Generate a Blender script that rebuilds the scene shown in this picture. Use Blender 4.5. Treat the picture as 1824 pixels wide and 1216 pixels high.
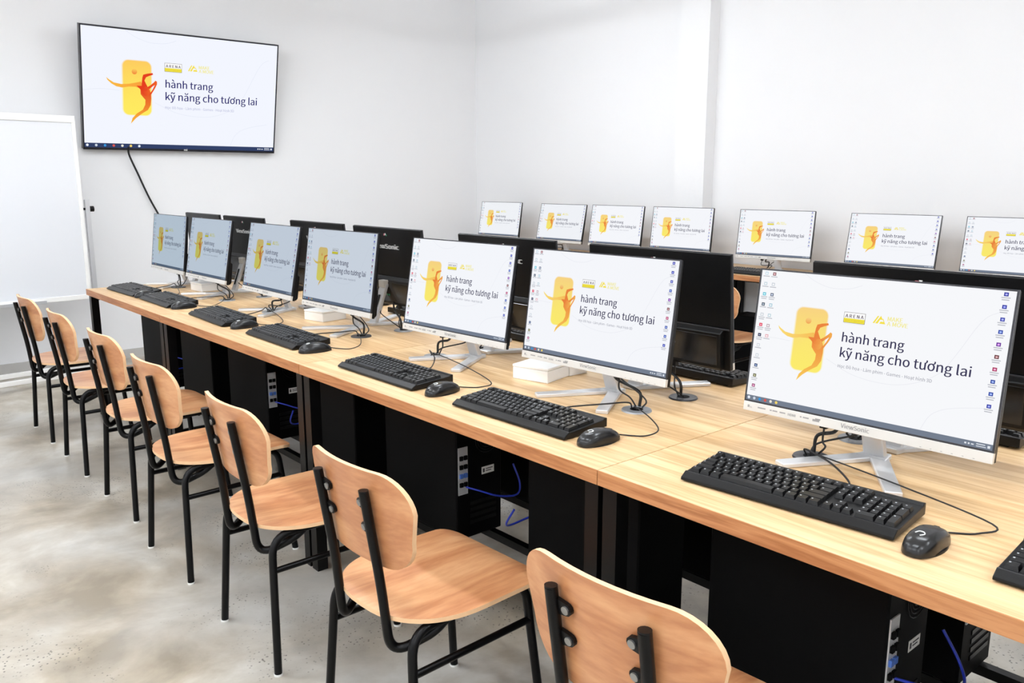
import bpy, bmesh, math, random
from mathutils import Vector, Matrix
random.seed(7)
R = math.radians
scene = bpy.context.scene
for o in list(bpy.data.objects): bpy.data.objects.remove(o, do_unlink=True)
C = scene.collection

# ------------------------------------------------------------------ camera, world, exposure
CAM_F = 1485.0                                   # focal length in pixels of the 1824 px frame
cd = bpy.data.cameras.new('camera'); cam = bpy.data.objects.new('camera', cd); C.objects.link(cam)
cd.sensor_fit = 'HORIZONTAL'; cd.sensor_width = 36.0; cd.lens = CAM_F / 1824 * 36.0
cd.clip_start = 0.05; cd.clip_end = 60
cam.location = (0, 0, 1.37)
cam.rotation_euler = (R(90 - 10.98), 0, R(-40.85))
scene.camera = cam
w = bpy.data.worlds.new('world'); scene.world = w; w.use_nodes = True
w.node_tree.nodes['Background'].inputs[0].default_value = (1, 1, 1, 1)
w.node_tree.nodes['Background'].inputs[1].default_value = 0.3
vs = scene.view_settings
vs.view_transform = 'Standard'; vs.look = 'None'; vs.gamma = 1; vs.use_curve_mapping = False
vs.exposure = 0.0
LIGHT = 37.5                                     # emission of the suspended light battens
scene.cycles.max_bounces = 8; scene.cycles.diffuse_bounces = 5

# ------------------------------------------------------------------ materials
def lin(c):
    return tuple((x / 255 / 12.92) if x <= 10 else ((x / 255 + .055) / 1.055) ** 2.4 for x in c)
MATS = {}
def nt(name):
    m = bpy.data.materials.new(name); m.use_nodes = True
    t = m.node_tree; b = t.nodes['Principled BSDF']; MATS[name] = m
    return m, t, b
def plain(name, col, rough=.5, metal=0, bump=0, bscale=200, var=0, vscale=8, spec=.5, coat=0):
    m, t, b = nt(name)
    b.inputs['Base Color'].default_value = (*lin(col), 1)
    b.inputs['Roughness'].default_value = rough; b.inputs['Metallic'].default_value = metal
    b.inputs['Specular IOR Level'].default_value = spec; b.inputs['Coat Weight'].default_value = coat
    tc = t.nodes.new('ShaderNodeTexCoord')
    n = t.nodes.new('ShaderNodeTexNoise'); n.inputs['Scale'].default_value = vscale; n.inputs['Detail'].default_value = 4
    t.links.new(tc.outputs['Object'], n.inputs['Vector'])
    if var:
        mx = t.nodes.new('ShaderNodeMix'); mx.data_type = 'RGBA'
        c = lin(col)
        mx.inputs['A'].default_value = (*[x * (1 - var) for x in c], 1)
        mx.inputs['B'].default_value = (*[min(1, x * (1 + var)) for x in c], 1)
        t.links.new(n.outputs['Fac'], mx.inputs['Factor']); t.links.new(mx.outputs['Result'], b.inputs['Base Color'])
    if bump:
        n2 = t.nodes.new('ShaderNodeTexNoise'); n2.inputs['Scale'].default_value = bscale; n2.inputs['Detail'].default_value = 3
        t.links.new(tc.outputs['Object'], n2.inputs['Vector'])
        bp = t.nodes.new('ShaderNodeBump'); bp.inputs['Strength'].default_value = bump; bp.inputs['Distance'].default_value = .002
        t.links.new(n2.outputs['Fac'], bp.inputs['Height']); t.links.new(bp.outputs['Normal'], b.inputs['Normal'])
    return m
def wood(name, c1, c2, c3, stretch, rough=.4, coat=.1, wave=6, contrast=1.0):
    """Stretched-noise timber: stretch = (x, y, z) scale, small along the grain."""
    m, t, b = nt(name)
    tc = t.nodes.new('ShaderNodeTexCoord'); mp = t.nodes.new('ShaderNodeMapping')
    oi = t.nodes.new('ShaderNodeObjectInfo')
    sc = t.nodes.new('ShaderNodeVectorMath'); sc.operation = 'SCALE'; sc.inputs[0].default_value = (7, 13, 5)
    t.links.new(oi.outputs['Random'], sc.inputs['Scale'])
    ad = t.nodes.new('ShaderNodeVectorMath'); ad.operation = 'ADD'
    t.links.new(tc.outputs['Object'], ad.inputs[0]); t.links.new(sc.outputs[0], ad.inputs[1])
    t.links.new(ad.outputs[0], mp.inputs['Vector']); mp.inputs['Scale'].default_value = stretch
    n1 = t.nodes.new('ShaderNodeTexNoise'); n1.inputs['Scale'].default_value = 1.0; n1.inputs['Detail'].default_value = 3; n1.inputs['Distortion'].default_value = .6
    t.links.new(mp.outputs[0], n1.inputs['Vector'])
    mul = t.nodes.new('ShaderNodeMath'); mul.operation = 'MULTIPLY'; mul.inputs[1].default_value = wave
    t.links.new(n1.outputs['Fac'], mul.inputs[0])
    fr = t.nodes.new('ShaderNodeMath'); fr.operation = 'PINGPONG'; fr.inputs[1].default_value = 1
    t.links.new(mul.outputs[0], fr.inputs[0])
    n2 = t.nodes.new('ShaderNodeTexNoise'); n2.inputs['Scale'].default_value = 9; n2.inputs['Detail'].default_value = 5
    t.links.new(mp.outputs[0], n2.inputs['Vector'])
    mix = t.nodes.new('ShaderNodeMix'); mix.inputs['Factor'].default_value = .55
    t.links.new(fr.outputs[0], mix.inputs['A']); t.links.new(n2.outputs['Fac'], mix.inputs['B'])
    r = t.nodes.new('ShaderNodeValToRGB'); e = r.color_ramp.elements
    d = .22 / contrast
    e[0].position = .5 - d; e[0].color = (*lin(c1), 1); e[1].position = .5 + d; e[1].color = (*lin(c3), 1)
    k = e.new(.5); k.color = (*lin(c2), 1)
    t.links.new(mix.outputs['Result'], r.inputs[0]); t.links.new(r.outputs[0], b.inputs['Base Color'])
    b.inputs['Roughness'].default_value = rough; b.inputs['Coat Weight'].default_value = coat; b.inputs['Coat Roughness'].default_value = .25
    bp = t.nodes.new('ShaderNodeBump'); bp.inputs['Strength'].default_value = .06; bp.inputs['Distance'].default_value = .001
    t.links.new(n2.outputs['Fac'], bp.inputs['Height']); t.links.new(bp.outputs['Normal'], b.inputs['Normal'])
    return m
plain('wall_paint', (242, 242, 243), .85, bump=.05, bscale=60, var=.015, vscale=1.2, spec=.2)
plain('ceiling_paint', (244, 244, 244), .9)
plain('grey_skirting', (196, 194, 190), .6)
plain('black_steel', (6, 6, 7), .33, spec=.22, bump=.03, bscale=300)
plain('black_plastic', (8, 8, 9), .36, bump=.12, bscale=900, spec=.28)
plain('black_case', (5, 5, 6), .55, spec=.08)
plain('black_gloss', (10, 10, 11), .16, spec=.5)
plain('bezel_dark', (52, 52, 56), .3, metal=.3)
plain('key_black', (11, 11, 12), .34, spec=.4)
plain('key_legend', (170, 172, 176), .5)
plain('silver_plastic', (214, 211, 205), .32, metal=.25, var=.02)
plain('silver_metal', (222, 222, 223), .28, metal=.45)
plain('white_plastic', (244, 243, 240), .4, var=.01)
plain('white_board', (230, 232, 236), .18, coat=.2)
plain('aluminium', (214, 215, 217), .35, metal=.5)
plain('cable_black', (20, 20, 21), .5)
plain('cable_blue', (28, 52, 178), .45)
plain('disc_grey', (148, 150, 153), .35, metal=.3)
plain('label_white', (228, 228, 224), .6)
plain('print_grey', (150, 148, 146), .6)
plain('print_dark', (60, 58, 58), .6)
plain('port_green', (60, 150, 110), .5); plain('port_pink', (200, 120, 130), .5); plain('port_blue', (70, 110, 190), .5)
plain('brand_pale', (222, 223, 221), .4)
plain('bolt_steel', (150, 150, 148), .3, metal=.8)
plain('mouse_black', (13, 13, 15), .25, spec=.5)
plain('tv_black', (24, 26, 36), .3)
wood('desk_oak', (200, 160, 112), (221, 187, 141), (230, 200, 155), (26, 1.0, 26), .42, .1, 4, .85)
wood('desk_oak_edge', (160, 102, 60), (177, 119, 74), (190, 133, 87), (30, 2.5, 40), .45, .05, 6, 1.0)
wood('chair_ply', (184, 122, 80), (204, 146, 101), (218, 166, 120), (9, 1.6, 9), .36, .25, 5, .9)
wood('chair_ply_back', (182, 120, 78), (200, 140, 95), (213, 157, 111), (2.2, 9, 11), .36, .25, 5, .9)
plain('ply_edge', (232, 190, 146), .5, var=.08, vscale=60)

def make_floor_mat():
    m, t, b = nt('polished_concrete')
    tc = t.nodes.new('ShaderNodeTexCoord')
    def noise(s, d=4, dist=0, rough=.55):
        n = t.nodes.new('ShaderNodeTexNoise'); n.inputs['Scale'].default_value = s; n.inputs['Detail'].default_value = d
        n.inputs['Distortion'].default_value = dist; n.inputs['Roughness'].default_value = rough
        t.links.new(tc.outputs['Object'], n.inputs['Vector']); return n
    def ramp(src, stops):
        r = t.nodes.new('ShaderNodeValToRGB'); e = r.color_ramp.elements
        e[0].position, e[0].color = stops[0][0], (*lin(stops[0][1]), 1)
        e[1].position, e[1].color = stops[-1][0], (*lin(stops[-1][1]), 1)
        for p, c in stops[1:-1]: k = e.new(p); k.color = (*lin(c), 1)
        t.links.new(src, r.inputs[0]); return r
    n1 = noise(2.6, 6, .35, .6)
    r1 = ramp(n1.outputs['Fac'], [(.34, (146, 136, 120)), (.46, (172, 161, 143)), (.56, (192, 184, 169)), (.66, (214, 209, 199))])
    n2 = noise(1.3, 4, .2)
    r2 = ramp(n2.outputs['Fac'], [(.40, (0, 0, 0)), (.62, (255, 255, 255))])
    mx = t.nodes.new('ShaderNodeMix'); mx.data_type = 'RGBA'; mx.inputs['B'].default_value = (*lin((176, 178, 178)), 1)
    ml = t.nodes.new('ShaderNodeMath'); ml.operation = 'MULTIPLY'; ml.inputs[1].default_value = .5
    t.links.new(r2.outputs[0], ml.inputs[0]); t.links.new(ml.outputs[0], mx.inputs['Factor']); t.links.new(r1.outputs[0], mx.inputs['A'])
    v = t.nodes.new('ShaderNodeTexVoronoi'); v.inputs['Scale'].default_value = 75
    t.links.new(tc.outputs['Object'], v.inputs['Vector'])
    rs = ramp(v.outputs['Distance'], [(.16, (255, 255, 255)), (.26, (0, 0, 0))])
    n3 = noise(2.2, 3, .3)
    r3 = ramp(n3.outputs['Fac'], [(.52, (0, 0, 0)), (.60, (255, 255, 255))])
    mm = t.nodes.new('ShaderNodeMath'); mm.operation = 'MULTIPLY'
    t.links.new(rs.outputs[0], mm.inputs[0]); t.links.new(r3.outputs[0], mm.inputs[1])
    m2 = t.nodes.new('ShaderNodeMix'); m2.data_type = 'RGBA'; m2.inputs['B'].default_value = (*lin((92, 88, 82)), 1)
    mh = t.nodes.new('ShaderNodeMath'); mh.operation = 'MULTIPLY'; mh.inputs[1].default_value = .95
    t.links.new(mm.outputs[0], mh.inputs[0]); t.links.new(mh.outputs[0], m2.inputs['Factor']); t.links.new(mx.outputs['Result'], m2.inputs['A'])
    t.links.new(m2.outputs['Result'], b.inputs['Base Color'])
    b.inputs['Roughness'].default_value = .32; b.inputs['Specular IOR Level'].default_value = .45
make_floor_mat()

def make_screen_mat():
    m = bpy.data.materials.new('lcd_picture'); m.use_nodes = True; t = m.node_tree; t.nodes.clear()
    out = t.nodes.new('ShaderNodeOutputMaterial'); em = t.nodes.new('ShaderNodeEmission')
    at = t.nodes.new('ShaderNodeVertexColor'); at.layer_name = 'picture'
    oi = t.nodes.new('ShaderNodeObjectInfo')
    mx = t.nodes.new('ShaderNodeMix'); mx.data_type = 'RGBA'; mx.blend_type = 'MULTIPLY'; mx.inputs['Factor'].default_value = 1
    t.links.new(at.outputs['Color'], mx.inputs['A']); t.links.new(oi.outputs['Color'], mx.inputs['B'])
    t.links.new(mx.outputs['Result'], em.inputs['Color']); t.links.new(em.outputs[0], out.inputs[0])
    MATS['lcd_picture'] = m
make_screen_mat()
def make_lamp_mat():
    m = bpy.data.materials.new('lamp_diffuser'); m.use_nodes = True; t = m.node_tree; t.nodes.clear()
    out = t.nodes.new('ShaderNodeOutputMaterial'); em = t.nodes.new('ShaderNodeEmission')
    em.inputs[0].default_value = (.93, .98, 1.04, 1); em.inputs[1].default_value = LIGHT
    t.links.new(em.outputs[0], out.inputs[0]); MATS['lamp_diffuser'] = m
make_lamp_mat()

# ------------------------------------------------------------------ mesh helpers
class MB:
    """Collects vertices, faces, a material slot per face and (for screens) a colour per face corner."""
    def __init__(s): s.v = []; s.f = []; s.m = []; s.c = []; s.smooth = []
    def add(s, verts, faces, mat=0, col=None, smooth=False):
        o = len(s.v); s.v += [tuple(p) for p in verts]
        for f in faces:
            s.f.append([i + o for i in f]); s.m.append(mat); s.smooth.append(smooth)
            if callable(col): s.c.append([col(verts[i]) for i in f])
            else: s.c.append([col] * len(f))
        return s
    def box(s, x0, x1, y0, y1, z0, z1, mat=0):
        v = [(x, y, z) for z in (z0, z1) for y in (y0, y1) for x in (x0, x1)]
        return s.add(v, [(0, 2, 3, 1), (4, 5, 7, 6), (0, 1, 5, 4), (2, 6, 7, 3), (0, 4, 6, 2), (1, 3, 7, 5)], mat)
    def prism(s, poly, axis, a, b, mat=0, smooth=False):
        """Extrude a 2D polygon along an axis from a to b (axis 'x': poly is (y, z); 'y': (x, z); 'z': (x, y))."""
        def P(p, t): return {'x': (t, p[0], p[1]), 'y': (p[0], t, p[1]), 'z': (p[0], p[1], t)}[axis]
        n = len(poly); v = [P(p, a) for p in poly] + [P(p, b) for p in poly]
        f = [(i, (i + 1) % n, n + (i + 1) % n, n + i) for i in range(n)]
        s.add(v, f, mat, smooth=smooth); s.add(v, [tuple(range(n))[::-1], tuple(range(n, 2 * n))], mat); return s
    def tube(s, pts, r, n=10, mat=0, cap=True):
        pts = [Vector(p) for p in pts]; rings = []
        t0 = (pts[1] - pts[0]).normalized(); u = t0.orthogonal().normalized()
        for i, p in enumerate(pts):
            t = (pts[min(i + 1, len(pts) - 1)] - pts[max(i - 1, 0)]).normalized()
            u = (u - t * u.dot(t)).normalized(); w_ = t.cross(u)
            rings.append([p + (u * math.cos(2 * math.pi * k / n) + w_ * math.sin(2 * math.pi * k / n)) * r for k in range(n)])
        v = [q for g in rings for q in g]
        f = [(i * n + k, i * n + (k + 1) % n, (i + 1) * n + (k + 1) % n, (i + 1) * n + k) for i in range(len(pts) - 1) for k in range(n)]
        s.add(v, f, mat, smooth=True)
        if cap: s.add(rings[0], [tuple(range(n))[::-1]], mat); s.add(rings[-1], [tuple(range(n))], mat)
        return s
    def disc(s, cx, cy, z0, z1, r, n=28, mat=0, r2=None):
        r2 = r if r2 is None else r2
        a = [(cx + r * math.cos(2 * math.pi * k / n), cy + r * math.sin(2 * math.pi * k / n), z0) for k in range(n)]
        b = [(cx + r2 * math.cos(2 * math.pi * k / n), cy + r2 * math.sin(2 * math.pi * k / n), z1) for k in range(n)]
        s.add(a + b, [(k, (k + 1) % n, n + (k + 1) % n, n + k) for k in range(n)], mat, smooth=True)
        s.add(a, [tuple(range(n))[::-1]], mat); s.add(b, [tuple(range(n))], mat); return s
    def mesh(s, name, mats):
        me = bpy.data.meshes.new(name); me.from_pydata(s.v, [], s.f)
        for m in mats: me.materials.append(MATS[m])
        for p, mi, sm in zip(me.polygons, s.m, s.smooth): p.material_index = mi; p.use_smooth = sm
        if any(c and c[0] is not None for c in s.c):
            ca = me.color_attributes.new('picture', 'FLOAT_COLOR', 'CORNER'); i = 0
            for c in s.c:
                for q in c: ca.data[i].color = (*lin(q), 1); i += 1
        me.update(); return me
def spline(pts, n=8):
    """Catmull-Rom through the points."""
    P = [Vector(p) for p in pts]; P = [P[0] * 2 - P[1]] + P + [P[-1] * 2 - P[-2]]; out = []
    for i in range(1, len(P) - 2):
        for k in range(n):
            t = k / n; a, b, c, d = P[i - 1:i + 3]
            out.append(.5 * ((2 * b) + (c - a) * t + (2 * a - 5 * b + 4 * c - d) * t * t + (3 * b - a - 3 * c + d) * t ** 3))
    return out + [P[-2]]
def filleted(pts, r=.04, n=6):
    """Polyline with rounded corners (bent steel tube)."""
    P = [Vector(p) for p in pts]; out = [P[0]]
    for i in range(1, len(P) - 1):
        a = (P[i - 1] - P[i]); b = (P[i + 1] - P[i]); d = min(r, a.length * .49, b.length * .49)
        s, e = P[i] + a.normalized() * d, P[i] + b.normalized() * d
        for k in range(n + 1):
            t = k / n; out.append((1 - t) ** 2 * s + 2 * t * (1 - t) * P[i] + t * t * e)
    return out + [P[-1]]
def bevel_mesh(name, mb, mats, width, seg=2):
    me = mb.mesh(name, mats); bm = bmesh.new(); bm.from_mesh(me)
    bmesh.ops.remove_doubles(bm, verts=bm.verts, dist=1e-6)
    es = [e for e in bm.edges if len(e.link_faces) == 2 and e.calc_face_angle(0) > .5]
    bmesh.ops.bevel(bm, geom=es, offset=width, segments=seg, affect='EDGES', profile=.6, clamp_overlap=True)
    bm.to_mesh(me); bm.free(); return me
def obj(name, me, parent=None, mat=None):
    o = bpy.data.objects.new(name, me); C.objects.link(o)
    if parent: o.parent = parent
    if mat is not None: o.matrix_local = mat
    return o
def tag(o, label, cat, group=None):
    o['label'] = label; o['category'] = cat
    if group: o['group'] = group
    return o
def thing(name, label, cat, loc, rz=0, group=None):
    o = bpy.data.objects.new(name, None); C.objects.link(o); o.empty_display_size = .05
    o.location = loc; o.rotation_euler = (0, 0, rz); return tag(o, label, cat, group)
def struct(name, me):
    o = obj(name, me); o['kind'] = 'structure'; return o
ORD = ['first', 'second', 'third', 'fourth', 'fifth', 'sixth', 'seventh', 'eighth', 'ninth']

# ------------------------------------------------------------------ room shell
X0, X1, Y0, Y1, ZC = -2.6, 5.40, -2.6, 6.80, 3.1
T = .12
fm = MB().box(X0 - T, X1 + T, Y0 - T, Y1 + T, -.1, 0).mesh('floor', ['polished_concrete']); struct('floor', fm)
struct('ceiling', MB().box(X0 - T, X1 + T, Y0 - T, Y1 + T, ZC, ZC + .1).mesh('ceiling', ['ceiling_paint']))
struct('wall_back', MB().box(X0 - T, X1 + T, Y1, Y1 + T, 0, ZC).mesh('wall_back', ['wall_paint']))
struct('wall_right', MB().box(X1, X1 + T, Y0, Y1, 0, ZC).mesh('wall_right', ['wall_paint']))
struct('wall_left', MB().box(X0 - T, X0, Y0, Y1, 0, ZC).mesh('wall_left', ['wall_paint']))
struct('wall_front', MB().box(X0, X1, Y0 - T, Y0, 0, ZC).mesh('wall_front', ['wall_paint']))
struct('trim_1', MB().box(5.28, X1, 3.90, 4.175, 0, ZC).mesh('pilaster', ['wall_paint']))
struct('baseboard_back', MB().box(X0, X1, Y1 - .015, Y1, 0, .07).mesh('skirting', ['grey_skirting']))
# suspended light battens
lp_frame = MB().box(-.065, .065, -.61, .61, .0, .022).mesh('housing', ['white_plastic'])
lp_diff = bevel_mesh('diffuser', MB().box(-.06, .06, -.60, .60, -.055, -.0005), ['lamp_diffuser'], .015, 2)
lp_rod = MB().tube([(0, 0, .022), (0, 0, ZC - 2.75)], .005, 8).mesh('hanger', ['aluminium'])
for x, y in [(x, y) for y in (-1.5, .7, 2.8) for x in (-1.7, .3, 2.3)] + [(-1.2, 4.5), (1.2, 4.5), (3.4, 4.7)]:
    t = thing('ceiling_light', 'slim white light batten hanging under the ceiling', 'ceiling light', (x, y, 2.75), 0, 'light battens under the ceiling')
    obj('housing', lp_frame, t); obj('diffuser', lp_diff, t)
    for yy in (-.45, .45): obj('hanger', lp_rod, t, Matrix.Translation((0, yy, 0)))

# ------------------------------------------------------------------ picture on the screens
SW, SH = .532, .306
FIG = dict(
 arm=[(.109,.401),(.122,.419),(.145,.442),(.18,.451),(.214,.445),(.246,.432),(.273,.419),(.285,.450),(.272,.480),(.248,.466),(.215,.468),(.183,.480),(.156,.473),(.133,.452),(.115,.424)],
 torso=[(.277,.455),(.278,.424),(.281,.383),(.285,.359),(.304,.348),(.331,.339),(.334,.353),(.314,.366),(.299,.379),(.291,.408),(.300,.44),(.308,.466),(.304,.500),(.279,.500),(.252,.455)],
 elbow=[(.302,.466),(.32,.445),(.338,.417),(.345,.402),(.353,.41),(.353,.433),(.343,.469),(.33,.506),(.322,.528),(.318,.515),(.331,.479),(.342,.439),(.326,.46),(.312,.483)],
 leg=[(.271,.487),(.294,.471),(.316,.482),(.323,.521),(.324,.56),(.321,.615),(.307,.659),(.277,.694),(.247,.737),(.222,.786),(.231,.735),(.252,.695),(.282,.659),(.294,.614),(.295,.573),(.283,.55),(.272,.526)])
PAL_PC = dict(bg=(247, 248, 251), yellow=(252, 236, 110), peach=(249, 212, 130), halo=(252, 243, 205), arm=(246, 190, 90), armtip=(252, 222, 120), torso=(233, 128, 62), elbow=(244, 176, 84), leg=(238, 138, 66), legtip=(250, 205, 90), head=(240, 165, 88), text=(58, 56, 88), sub=(140, 142, 156), bar=(118, 128, 144), line=(233, 234, 240))
PAL_TV = dict(PAL_PC, bg=(243, 246, 255), yellow=(255, 236, 96), peach=(254, 205, 96), arm=(250, 160, 62), torso=(232, 62, 30), elbow=(240, 100, 40), leg=(226, 66, 36), legtip=(252, 190, 60), head=(240, 130, 60), text=(38, 36, 108), sub=(176, 180, 215), bar=(52, 66, 104), line=(228, 233, 246), armtip=(250, 190, 70))
FONTCACHE = {}
try: SANS = bpy.data.fonts.load(bpy.utils.system_resource('DATAFILES', path='fonts') + '/Noto Sans CJK Regular.woff2')   # Blender's own interface face
except Exception: SANS = None
def text_mesh(s, off=0.0, res=3):
    k = s
    if k not in FONTCACHE:
        cu = bpy.data.curves.new('lettering', 'FONT'); cu.body = s; cu.size = 1
        if SANS: cu.font = SANS
        cu.resolution_u = res
        o = bpy.data.objects.new('lettering', cu); C.objects.link(o)
        dg = bpy.context.evaluated_depsgraph_get(); dg.update()
        me = bpy.data.meshes.new_from_object(o.evaluated_get(dg))
        FONTCACHE[k] = ([tuple(v.co) for v in me.vertices], [tuple(p.vertices) for p in me.polygons])
        bpy.data.objects.remove(o, do_unlink=True); bpy.data.meshes.remove(me)
    return FONTCACHE[k]
def flat_text(mb, s, x, z, width, y, mat=0, col=None, off=0.0, res=3, height=None, flip=False, xs=1.0):
    """Lettering lying in the XZ plane, read from -Y (or +Y with flip); x, z = left end of the baseline."""
    V, F = text_mesh(s, off, res)
    x0 = min(v[0] for v in V); x1 = max(v[0] for v in V)
    k = width / (x1 - x0) if width else height
    sg = -1 if flip else 1
    for dx in ((-.5, .5) if off else (0,)):          # struck twice for a heavier weight
        mb.add([(x + sg * (v[0] - x0 + dx * off * 2) * k, y, z + v[1] * (height if height and width else k)) for v in V],
               [f[::-1] if flip else f for f in F], mat, col)
def screen_meshes(pal, sw, sh, icons, tag_):
    def S(u, v, l): return ((u - .5) * sw, -.0003 * l, (1 - v) * sh)
    out = []
    base = MB().add([S(0, 1, 0), S(1, 1, 0), S(1, 0, 0), S(0, 0, 0)], [(0, 1, 2, 3)], 0, pal['bg'])
    out.append(('screen', base.mesh('screen' + tag_, ['lcd_picture'])))
    # soft-edged rounded panel, dancing figure, faint contour lines
    m = MB()
    def rr(u0, u1, v0, v1, r, n=6):
        a = sw / sh; P = []
        for cx, cy, s in ((u1 - r / a, v0 + r, -90), (u1 - r / a, v1 - r, 0), (u0 + r / a, v1 - r, 90), (u0 + r / a, v0 + r, 180)):
            for k in range(n + 1):
                t = R(s + 90 * k / n); P.append((cx + r / a * math.cos(t), cy + r * math.sin(t)))
        return P
    inner, outer = rr(.190, .322, .250, .705, .045), rr(.180, .330, .238, .716, .06)
    def pc(v):
        f = max(0, min(1, (v - .25) / .3)); return tuple(pal['peach'][i] * (1 - f) + pal['yellow'][i] * f for i in range(3))
    n = len(inner)
    vin = [S(*p, 1) for p in inner]; vout = [S(*p, 1) for p in outer]
    for i in range(n):
        j = (i + 1) % n
        o = len(m.v); m.v += [vin[i], vout[i], vout[j], vin[j]]; m.f.append([o, o + 1, o + 2, o + 3]); m.m.append(0); m.smooth.append(False)
        m.c.append([pc(inner[i][1]), pal['bg'], pal['bg'], pc(inner[j][1])])
    cc = (.256, .4775); o = len(m.v); m.v += vin + [S(*cc, 1)]
    for i in range(n):
        j = (i + 1) % n; m.f.append([o + i, o + j, o + n]); m.m.append(0); m.smooth.append(False); m.c.append([pc(inner[i][1]), pc(inner[j][1]), pc(cc[1])])
    def poly(P, l, c0, c1, key):
        V = [S(*p, l) for p in P]; lo = min(key(p) for p in P); hi = max(key(p) for p in P)
        o = len(m.v); m.v += V; m.f.append(list(range(o, o + len(V)))); m.m.append(0); m.smooth.append(False)
        m.c.append([tuple(c0[i] + (c1[i] - c0[i]) * (key(p) - lo) / (hi - lo) for i in range(3)) for p in P])
    poly([(.243 + .013 * math.cos(2 * math.pi * k / 14), .339 + .023 * math.sin(2 * math.pi * k / 14)) for k in range(14)], 2, pal['peach'], pal['head'], lambda p: p[1])
    poly(FIG['arm'], 2, pal['armtip'], pal['arm'], lambda p: p[0])
    poly(FIG['leg'], 3, pal['leg'], pal['legtip'], lambda p: p[1])
    poly(FIG['elbow'], 4, pal['torso'], pal['elbow'], lambda p: p[0])
    poly(FIG['torso'], 5, pal['torso'], pal['leg'], lambda p: p[0])
    poly([(.297 + .020 * math.cos(2 * math.pi * k / 16), .500 + .040 * math.sin(2 * math.pi * k / 16)) for k in range(16)], 5, pal['leg'], pal['elbow'], lambda p: p[0])
    out.append(('wallpaper_figure', m.mesh('figure' + tag_, ['lcd_picture'])))
    for L in ([(.2, .0), (.239, .042), (.28, .07), (.328, .088), (.398, .081), (.45, .05)], [(.341, .593), (.46, .678), (.595, .7), (.698, .663), (.782, .574), (.831, .442), (.887, .25), (.919, .173), (.953, .139)], [(.746, .955), (.771, .86), (.811, .805), (.872, .771), (.955, .744)], [(.0, .52), (.08, .5), (.17, .505)]):
        m = MB(); pts = spline([(u, v, 0) for u, v in L], 5)
        for a, b in zip(pts[:-1], pts[1:]):
            d = Vector((b[0] - a[0], b[1] - a[1], 0)).normalized(); nn = Vector((-d[1] / 1.74, d[0], 0)) * .0016
            m.add([S(a[0] - nn[0], a[1] - nn[1], 1), S(b[0] - nn[0], b[1] - nn[1], 1), S(b[0] + nn[0], b[1] + nn[1], 1), S(a[0] + nn[0], a[1] + nn[1], 1)], [(0, 1, 2, 3)], 0, pal['line'])
        out.append(('wallpaper_line', m.mesh('line' + tag_, ['lcd_picture'])))
    m = MB()
    def txt(s, u, v, u1, col, off, l=2, height=None):
        p = S(u, v, l); flat_text(m, s, p[0], p[2], (u1 - u) * sw, p[1], 0, col, off, height=height)
    for nm, a in (('headline', ('hành trang', .396, .455, .644, pal['text'], .005)), ('headline', ('kỹ năng cho tương lai', .396, .564, .892, pal['text'], .005)), ('caption', ('Học Đồ họa - Làm phim - Games - Hoạt hình 3D', .394, .640, .762, pal['sub'], 0))):
        m = MB(); txt(*a); out.append((nm, m.mesh(nm + tag_, ['lcd_picture'])))
    m = MB()
    def rect(u0, u1, v0, v1, col, l=1): m.add([S(u0, v1, l), S(u1, v1, l), S(u1, v0, l), S(u0, v0, l)], [(0, 1, 2, 3)], 0, col)
    rect(.391, .479, .243, .318, (120, 112, 110)); rect(.3925, .4775, .2455, .286, (252, 252, 252), 2); rect(.3925, .4775, .286, .3155, (240, 226, 70), 2)
    txt('A R E N A', .398, .281, .472, (92, 74, 92), .01, 3); txt('M U L T I M E D I A', .399, .308, .471, (226, 196, 60), .01, 3)
    rect(.395, .474, .3225, .325, (225, 225, 228), 1)
    for P in ([(.510, .298), (.527, .246), (.533, .246), (.517, .298)], [(.520, .298), (.540, .243), (.548, .270), (.538, .270), (.530, .298)], [(.536, .298), (.541, .283), (.553, .283), (.546, .262), (.550, .262), (.560, .298)]):
        m.add([S(*p, 2) for p in P][::-1], [tuple(range(len(P)))], 0, (246, 226, 80))
    txt('MAKE', .567, .273, .624, (244, 236, 150), .01); txt('A MOVE', .567, .306, .646, (244, 236, 150), .01)
    out.append(('mark', m.mesh('mark' + tag_, ['lcd_picture'])))
    m = MB(); rect(0, 1, .962, 1, pal['bar'])
    for k, c in enumerate(((235, 240, 250), (205, 215, 228), (60, 150, 220), (220, 90, 80), (238, 232, 215), (245, 215, 110), (230, 240, 250))[:7 if not icons else 6]):
        u = .013 + k * (.0265 if icons else .0415)
        P = [S(u + .0065 * math.cos(2 * math.pi * q / 8), .981 + .0115 * math.sin(2 * math.pi * q / 8), 2) for q in range(8)]; m.add(P, [tuple(range(8))[::-1]], 0, c)
    for u0, u1, v0, v1 in ((.945, .975, .971, .977), (.945, .978, .985, .990), (.983, .992, .973, .990), (.905, .912, .976, .987), (.917, .923, .976, .987), (.928, .937, .978, .986)): rect(u0, u1, v0, v1, (225, 230, 238), 2)
    out.append(('taskbar', m.mesh('taskbar' + tag_, ['lcd_picture'])))
    if icons:
        m = MB(); rng = random.Random(3)
        def icon(u, v, col, w2=False):
            rect(u - .0075, u + .0075, v - .012, v + .012, col, 1)
            rect(u - .0035, u + .004, v - .005, v + .006, tuple(min(255, q + 120) for q in col), 2)
            for k in range(2 if w2 else 1): rect(u - .015 + .002 * k, u + .015 - .003 * k, v + .0185 + .0135 * k, v + .0245 + .0135 * k, (186, 188, 196), 1)
        cl = [(200, 222, 235), (198, 215, 225), (92, 190, 215), (70, 84, 100), (205, 212, 220), (222, 60, 82), (40, 46, 74), (214, 220, 228), (210, 218, 226), (50, 70, 110), (96, 96, 60), (150, 70, 110)]
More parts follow.
